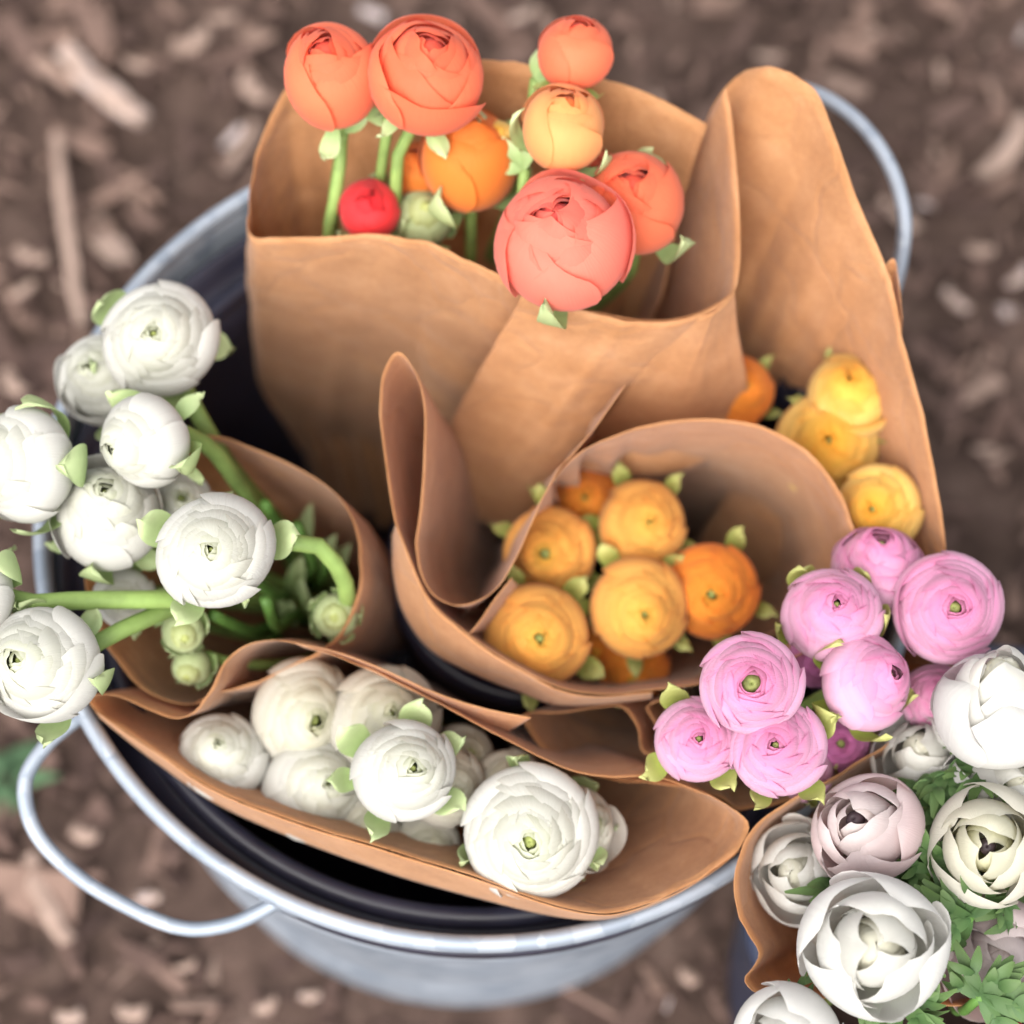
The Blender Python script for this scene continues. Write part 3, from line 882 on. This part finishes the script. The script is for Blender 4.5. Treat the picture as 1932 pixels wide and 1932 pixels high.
# stems and leaves standing in the left wrap
def loose_stem(pts, rad, label, mat=STEM):
    p0 = P(*pts[-1])
    root = empty('green_shoot', Matrix.Translation(p0)); root.location = p0
    path = catmull([P(*q) - p0 for q in pts], 24)
    vs, fs = tube(path, [rad * (.75 + .25 * i / 23) for i in range(24)], 9)
    mk('stem', vs, fs, mat, root, True, {'s': [0.] * len(vs)})
    # one narrow leaf
    rg = random.Random(int(pts[0][0]))
    d = (path[8] - path[12]).normalized(); side = d.orthogonal().normalized(); nrm = d.cross(side)
    vs = []; s = []
    for j in range(9):
        t = j / 8; w = .006 * math.sin(math.pi * (.05 + .93 * t)); c = path[11] + d * .05 * t + side * (.022 * t) + nrm * .006 * t * t
        vs += [c - nrm * w, c - side * .001, c + nrm * w]; s += [t] * 3
    mk('leaf', vs, grid_faces(3, 9), SEPAL, root, True, {'s': s})
    tag(root, label, 'stem', 'bare stems inside the white wrap')
LS = 'bare green stem leaning inside the drooping white bunch wrap'
for pts in ([(500, 1130, .03), (520, 1180, .0), (560, 1160, -.06), (715, 1185, -.18)], [(400, 1160, .02), (470, 1190, -.02), (540, 1170, -.10), (715, 1185, -.19)],
            [(560, 990, .02), (590, 1060, -.02), (580, 1110, -.10), (715, 1185, -.19)], [(430, 1250, -.005), (500, 1220, -.04), (550, 1170, -.11), (715, 1185, -.19)],
            [(500, 950, .02), (540, 1010, -.03), (560, 1080, -.10), (715, 1185, -.19)], [(620, 1040, .0), (610, 1090, -.05), (585, 1120, -.12), (715, 1185, -.19)],
            [(470, 1090, .03), (520, 1120, -.02), (555, 1130, -.1), (715, 1185, -.19)]):
    loose_stem(pts, .0036, LS, STEM_DARK)

# ---- full white bunch at the front of the tub
flower(415, 1425, 80, -.15, -.30, 0.002, WHITE, 'small round white ranunculus with one raised petal at the narrow end of the wrap', VB, close=.6, layers=7, sep_mode='curl', sep_mat=SEPAL_Y, button=0.03, sep=0)
flower(580, 1352, 97, .30, .18, 0.002, CREAM, 'cream ranunculus with green heart deep under the folded paper edge', VB, close=.3, layers=8, button=0.11, sep=0)
flower(728, 1352, 104, .15, -.15, 0.010, CREAM, 'cream ranunculus shaded by the paper behind the white bloom with green sepals', VB, close=.55, layers=8, button=0.03, sep=0)
flower(590, 1492, 95, .18, -.05, -0.002, WHITE, 'smooth round white ranunculus resting on the front paper edge', VB, close=.75, layers=9, button=0.03, sep=0)
flower(845, 1492, 78, .3, .2, 0.012, CREAM, 'cream ranunculus tucked below the white bloom with green sepals', VB, close=.6, layers=7, button=0, sep=0)
flower(757, 1452, 94, .10, -.08, 0.050, WHITE, 'bright white ranunculus with green sepals curling over its petals', VB, close=.35, layers=8, sep_mode='curl', sep=6, button=0.07, flare=.06, ruffle=.035)
flower(800, 1590, 62, .1, .2, -0.012, CREAM, 'small pale ranunculus low against the front paper edge', VB, close=.7, layers=6, button=0, sep=0)
flower(690, 1560, 60, .0, .1, -0.006, CREAM, 'pale ranunculus squeezed low between two larger white blooms', VB, close=.7, layers=5, button=0, sep=0)
flower(958, 1482, 66, .1, -.1, 0.002, CREAM, 'cream ranunculus shaded between the back paper and the largest white bloom', VB, close=.6, layers=6, button=0, sep=0)
flower(1003, 1572, 116, -.02, .17, 0.035, WHITE, 'largest wide open white ranunculus with yellow-green heart', VB, close=.22, layers=10, button=0.1, flare=.08, ruffle=.03, asp=.86, sep=3, sep_half=(9, 12))
flower(1085, 1560, 78, .5, -.1, 0.012, WHITE, 'white ranunculus with loose petals peeking out beside the largest white bloom', VB, close=.4, layers=6, ruffle=.05, open_outer=3, button=0)
flower(870, 1420, 62, .2, -.2, -0.006, CREAM, 'cream ranunculus deep in the wrap near the back paper', VB, close=.6, layers=5, button=0, sep=0)

# ---- orange bunch in the centre
og = dict(sep_mat=SEPAL_Y, sep_mode='curl', sep=5, sep_half=(9, 13))
flower(1103, 945, 74, .0, -.25, -0.031, ORANGE_D, 'deep orange ranunculus shaded at the back of the orange bunch', OB, close=.55, layers=8, button=0.05, **og)
flower(1207, 985, 82, .05, -.08, 0.001, ORANGE, 'light orange ranunculus below the tall back paper of its bunch', OB, close=.55, layers=9, button=0.035, **og)
flower(1040, 1040, 86, -.08, .02, -0.007, ORANGE, 'orange ranunculus with round green heart beside the straight paper edge', OB, close=.35, layers=9, button=0.11, **og)
flower(1015, 1203, 98, .06, .07, 0.010, ORANGE, 'largest orange ranunculus with small green heart against the front paper', OB, close=.40, layers=10, button=0.085, **og)
flower(1200, 1147, 90, .05, .10, 0.007, ORANGE, 'light orange ranunculus in the middle of the orange bunch', OB, close=.50, layers=9, button=0.05, asp=1.05, **og)
flower(1345, 1112, 86, .02, .05, 0.001, ORANGE_D, 'deep orange ranunculus with pale green heart beside the curved paper wall', OB, close=.30, layers=9, button=0.1, ruffle=.035, **og)
flower(1195, 1258, 62, .0, .3, -0.039, ORANGE_D, 'small orange ranunculus hidden low under the middle orange bloom', OB, close=.6, layers=6, button=0, **og)
flower(1128, 1232, 44, .0, .2, -0.044, ORANGE_D, 'small deep orange bud between the orange blooms', OB, close=.8, layers=5, button=0, **og)

# ---- yellow bunch at the right
flower(1392, 738, 66, .2, -.2, .010, ORANGE_D, 'orange ranunculus peeking from behind the coral wrap paper', YB, close=.5, layers=7, button=0, **og)
flower(1608, 742, 80, .05, -.40, .034, YELLOW, 'yellow-orange ranunculus against the right paper wall', YB, close=.6, layers=8, button=0.03, open_outer=1, **og)
flower(1558, 850, 98, .0, -.05, .016, YELLOW, 'largest bright yellow ranunculus in the middle of the yellow bunch', YB, close=.45, layers=9, button=0.05, **dict(og, sep=0))
flower(1660, 956, 80, -.12, -.08, .042, YELLOW, 'yellow ranunculus with orange swirled heart just above the pink bunch', YB, close=.32, layers=9, button=0.05, **dict(og, sep=0))

# ---- pink bunch
pk = dict(sep_mat=SEPAL_Y)
flower(1662, 1068, 84, .10, -.70, .060, PINK, 'pink ranunculus seen from the side with ruffled top next to the yellow bunch', KB, close=.3, layers=7, flare=.25, ruffle=.05, sep_mode='reflex', **pk)
flower(1570, 1158, 87, .10, -.22, .080, PINK, 'pale pink ranunculus cupped upright beside the orange wrap paper', KB, close=0.15, layers=9, button=0.06, flare=.05, sep_mode='hug', **pk)
flower(1790, 1145, 98, .12, -.05, .075, PINK, 'large pink ranunculus with open green heart and a lobed outer petal', KB, close=0.05, layers=9, button=0.12, flare=.12, open_outer=1, sep_mode='reflex', **pk)
flower(1642, 1290, 88, .60, -.12, .075, PINK, 'pink ranunculus turned sideways showing its green sepals', KB, close=0.3, layers=7, button=0.06, sep_mode='hug', sep=5, **pk)
flower(1420, 1292, 87, .04, .0, .095, PINK, 'pink ranunculus with a large pale green heart facing up', KB, close=0.02, layers=9, button=0.2, flare=.10, ruffle=.03, sep_mode='reflex', sep=3, **pk)
flower(1308, 1396, 78, -.02, -.02, .070, PINK, 'small pink ranunculus over the crumpled paper at the end of the bunch', KB, close=0.12, layers=8, button=0.08, flare=.06, sep_mode='curl', sep=4, **pk)
flower(1475, 1412, 83, .02, -.08, .078, PINK, 'pink ranunculus with dark heart beside the anemone wrap paper', KB, close=0.12, layers=8, button=0.07, flare=.06, sep_mode='curl', **pk)
flower(1765, 1312, 62, .1, -.3, .045, PINK, 'pink ranunculus behind the tall white anemone', KB, close=.3, layers=6, flare=.2, ruffle=.05, button=0, sep_mode='reflex', **pk)
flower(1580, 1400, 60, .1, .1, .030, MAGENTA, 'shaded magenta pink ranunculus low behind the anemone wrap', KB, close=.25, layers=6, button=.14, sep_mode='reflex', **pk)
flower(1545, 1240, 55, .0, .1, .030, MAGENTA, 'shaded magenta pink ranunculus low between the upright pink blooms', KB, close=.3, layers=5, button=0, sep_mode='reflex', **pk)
flower(1520, 1462, 48, .0, .1, .030, PINK, 'small pink ranunculus squeezed against the anemone wrap paper', KB, close=.4, layers=5, button=0, sep=3, **pk)

# ---- coral bunch at the back
cg = dict(half=(100, 80), tipv=.20, lowr=.21, jit=.025)
flower(632, 148, 92, -.10, -.55, .150, CORAL, 'egg-shaped coral ranunculus leaning over the back paper, heart visible', CB, close=.80, layers=6, asp=1.16, button=0, sep_mode='reflex', sep=4, sep_mat=SEPAL, counts=(3, 3, 3, 3, 3, 3), via=[(640, 330, .10), (620, 440, .07)], **cg)
flower(805, 146, 102, .12, -.62, .155, CORAL, 'wide coral ranunculus with ruffled petals and curled green sepals', CB, close=.42, layers=6, asp=.96, button=0, sep_mode='reflex', sep=5, counts=(3, 3, 3, 4, 4, 4), ruffle=.05, flare=.18, open_outer=1, via=[(760, 260, .12), (748, 340, .10)], **cg)
flower(1082, 100, 72, .08, -.82, .150, CORAL, 'small round coral ranunculus reaching beyond the back paper edge', CB, close=.92, layers=5, asp=1.0, button=0, sep_mode='reflex', sep=4, sep_mat=SEPAL_Y, counts=(3, 3, 3, 3, 4), **cg)
flower(1066, 243, 78, .15, -.72, .145, PEACH, 'light orange ranunculus bud above the big coral-pink bloom', CB, close=.92, layers=5, asp=1.06, button=0, sep_mode='mix', sep=4, counts=(3, 3, 3, 3, 4), **cg)
flower(888, 298, 92, .0, -.75, .105, BURNT, 'burnt orange ranunculus in shade under the ruffled coral bloom', CB, close=.7, layers=6, asp=1.25, button=0, sep=3, counts=(3, 3, 3, 3, 4, 4), ruffle=.05, **cg)
flower(795, 320, 54, .0, -.6, .085, BURNT, 'small burnt orange bloom behind the green stems of the coral bunch', CB, close=.8, layers=5, asp=1.15, button=0, sep=3, counts=(3, 3, 3, 3, 4), **cg)
flower(698, 396, 60, .0, -.45, .090, RED, 'small red round bloom just above the front paper edge', CB, close=.92, layers=5, asp=1.02, button=0, sep=3, counts=(3, 3, 3, 3, 4), **cg)
bud(798, 416, 54, .1, -.35, .080, 'green and yellow half-open bud beside the small red bloom', CB)
flower(1205, 386, 97, .05, -.45, .120, CORAL, 'round coral ranunculus beside the pale paper flap', CB, close=.88, layers=6, asp=1.02, button=0, sep=3, counts=(3, 3, 3, 3, 4, 4), **cg)
flower(1120, 338, 60, .0, -.5, .095, CORAL, 'coral bloom half hidden behind the round coral ranunculus', CB, close=.85, layers=5, button=0, sep=3, counts=(3, 3, 3, 3, 4), **cg)
flower(1065, 453, 124, -.12, -.55, .135, CORAL_P, 'largest coral-pink ranunculus with a pointed top and green sepals', CB, close=.75, layers=6, asp=1.02, button=0, sep_mode='hug', sep=2, sep_half=(12, 16), counts=(3, 3, 3, 3, 4, 4), ruffle=.04, open_outer=1, point=.06, **cg)
bud(942, 250, 27, -.2, -.4, .118, 'tiny yellow-green bud between the coral blooms', CB, mat=YELLOW)

# pointed green bracts on stems in the coral bunch
def bract(u, v, L, ang, h, label):
    p = P(u, v, h)
    root = empty('leaf_bract', Matrix.Translation(p)); root.location = p
    for k, (da, ll) in enumerate(((0, 1), (.9, .75), (-.8, .7))):
        d = RT * math.cos(ang + da) + UP * math.sin(ang + da); nrm = -FW; side = d.cross(nrm)
        vs = []; s = []
        for j in range(9):
            t = j / 8; w = L * .17 * math.sin(math.pi * (.06 + .92 * t)) ** 1.1
            c = d * L * ll * t + nrm * L * (.25 * t - .5 * t * t * (k % 2))
            vs += [c - side * w + nrm * w * .4, c, c + side * w + nrm * w * .4]; s += [t] * 3
        mk('leaf', vs, grid_faces(3, 9), SEPAL, root, True, {'s': s})
    tag(root, label, 'leaf')
    path = catmull([Vector((0, 0, 0)), P(u - 20, v + 150, h - .05) - p, P(*CB) - p], 20)
    vs, fs = tube(path, .0026, 8)
    mk('stem', vs, fs, STEM, root, True, {'s': [0.] * len(vs)})
bract(648, 250, .021, 1.3, .115, 'pointed green bract below the egg-shaped coral bloom')
bract(735, 215, .020, 1.0, .130, 'green bracts between the two coral blooms at the back')
bract(1010, 150, .020, .6, .130, 'yellow-green bracts below the small coral bloom at the back')
bract(990, 320, .018, 2.2, .115, 'green bracts left of the light orange bud in the coral bunch'.replace('left of', 'beside'))

# ---- anemones
def dissected_leaf(root, base_l, d, nrm, L, rg, mat):
    """frilly leaf: three stalks, each with toothed lobes, one mesh"""
    vs = []; fs = []; s = []
    def blade(p0, dd, ln, wd):
        sd_ = dd.cross(nrm).normalized()
        b = len(vs); bend = rg.uniform(-.3, .3)
        for j in range(6):
            t = j / 5; w = wd * math.sin(math.pi * (.12 + .82 * t)) ** .9
            c = p0 + dd * ln * t + nrm * (ln * (.25 * t - .55 * t * t)) + sd_ * ln * bend * t * t
            vs.extend([c - sd_ * w + nrm * w * .3, c, c + sd_ * w + nrm * w * .3]); s.extend([.3 + .7 * t] * 3)
        fs.extend([tuple(i + b for i in f) for f in grid_faces(3, 6)])
    sd0 = d.cross(nrm).normalized()
    for a in (-.8, 0, .8):
        d1 = (d * math.cos(a) + sd0 * math.sin(a)).normalized()
        ll = L * (1 if a == 0 else .8) * rg.uniform(.85, 1.1)
        blade(base_l, d1, ll, L * .13)
        s1 = d1.cross(nrm).normalized()
        for tt in (.45,):
            for sg in (-1, 1):
                d2 = (d1 * .8 + s1 * sg * rg.uniform(.45, .75) + nrm * rg.uniform(-.35, .45)).normalized()
                blade(base_l + d1 * ll * tt + nrm * ll * (.25 * tt - .45 * tt * tt), d2, ll * rg.uniform(.40, .55), L * .10)
    return mk('leaf', vs, fs, mat, root, True, {'s': s})

def anemone(u, v, rpx, ox, oy, h, mat, label, close=.3, asp=1.0, layers=4, counts=(3, 3, 3, 4), button=.22, flare=.25, ruff=4, ruffle=.075, point=.05, name='anemone', spin=None, group=None, lsize=1.0):
    root = flower(u, v, rpx, ox, oy, h, mat, label, AB, 'flower', name, layers=layers, close=close, asp=asp, flare=flare, button=button, button_mat=BUTTON_DARK,
                  sep=0, counts=counts, half=(100, 62), jit=.07, lowr=.30, rmin=.46, rpow=1.15, ruffle=ruffle, tipv=.30, point=point, spin=spin, group=group, stem_rad=.0032)
    rg = random.Random(int(u * 3 + v))
    R = rpx * depth(P(u, v, h)) / FPX
    for q in range(ruff):
        a = 2 * math.pi * q / ruff + rg.uniform(-.4, .4)
        d = Vector((math.cos(a), math.sin(a), rg.uniform(-.15, .35))).normalized()
        dissected_leaf(root, Vector((0, 0, -.18 * R)) + d * R * .35, d, Vector((0, 0, 1)), R * rg.uniform(.65, 1.0) * lsize, rg, LEAF)
    return root

anemone(1880, 1325, 112, .10, -.80, .085, ANEM, 'tall closed white anemone with long upright petals above the green leaves', close=.55, asp=1.15, flare=.12, button=0)
anemone(1742, 1425, 88, -.20, -.30, .040, ANEM, 'white anemone shaded behind the blush one, petals turned up', close=.3, ruffle=.08, button=0)
anemone(1640, 1560, 100, -.28, -.26, .065, ANEM_P, 'blush pink anemone with dark heart and one upright curled petal', close=.40, asp=1.02, layers=4, counts=(3, 3, 3, 4), button=0.15, flare=.16)
anemone(1905, 1490, 105, .45, -.30, .055, ANEM, 'white anemone with broad smooth petals beside the cream one', close=.35, flare=.2, button=0)
anemone(1505, 1650, 86, -.25, .05, .030, ANEM, 'ruffled white anemone low against the wavy paper fold', close=.25, ruffle=.09, button=0)
anemone(1855, 1590, 104, -.10, -.02, .075, ANEM_C, 'cream anemone half open with dark heart showing', close=.28, layers=4, counts=(3, 3, 3, 4), button=0.13, flare=.12)
anemone(1648, 1788, 124, .05, -.02, .085, ANEM, 'largest white anemone, a deep open cup of broad overlapping petals', close=0.3, asp=.95, layers=4, counts=(3, 3, 3, 4), button=0, flare=.24, ruffle=.075)
anemone(1485, 1965, 104, -.20, .20, .070, ANEM, 'white anemone hanging below the largest one outside the paper fold', close=.35, flare=.2, ruff=2, button=0)
anemone(1880, 1805, 105, .15, .30, .030, ANEM_P, 'pale blush anemone with ragged petal edges under the green leaves', close=.2, ruffle=.10, flare=.35, button=0)
anemone(1935, 1925, 66, -.1, -.1, .040, WINE, 'dark wine red bloom peeking out beside the white anemones', close=.4, ruff=0, name='red_bloom')

# loose leafy sprigs between the anemones
SPRIG = ['below the blush anemone', 'between the blush and cream anemones', 'beside the largest anemone', 'under the tall closed anemone', 'under the largest anemone by the paper', 'above the wine red bloom', 'beside the ruffled low anemone', 'under the cream anemone', 'between the cream and the largest anemones']
for sp, (u, v, L, h) in zip(SPRIG, ((1690, 1640, .034, .055), (1770, 1520, .034, .050), (1830, 1730, .040, .060), (1790, 1460, .030, .060), (1700, 1890, .036, .055), (1850, 1880, .036, .055), (1600, 1690, .028, .045), (1900, 1700, .032, .050), (1760, 1640, .030, .060))):
    p = P(u, v, h)
    root = empty('leafy_sprig', Matrix.Translation(p)); root.location = p
    rg = random.Random(int(u + v))
    for q in range(3):
        a = rg.uniform(0, 6.28)
        d = (RT * math.cos(a) + UP * math.sin(a) - FW * rg.uniform(.1, .8)).normalized()
        nrm = -FW + RT * rg.uniform(-.9, .9) + UP * rg.uniform(-.9, .9); nrm = (nrm - d * nrm.dot(d)).normalized()
        dissected_leaf(root, Vector((0, 0, 0)), d, nrm, L * rg.uniform(.6, .9), rg, LEAF)
    path = catmull([Vector((0, 0, 0)), Vector((0, 0, -.04)), P(*AB) - p], 16)
    vs, fs = tube(path, .0022, 8)
    mk('stem', vs, fs, STEM_DARK, root, True, {'s': [0.] * len(vs)})
    tag(root, 'frilly green leaf sprig ' + sp, 'leaves', 'leaf sprigs in the anemone bunch')
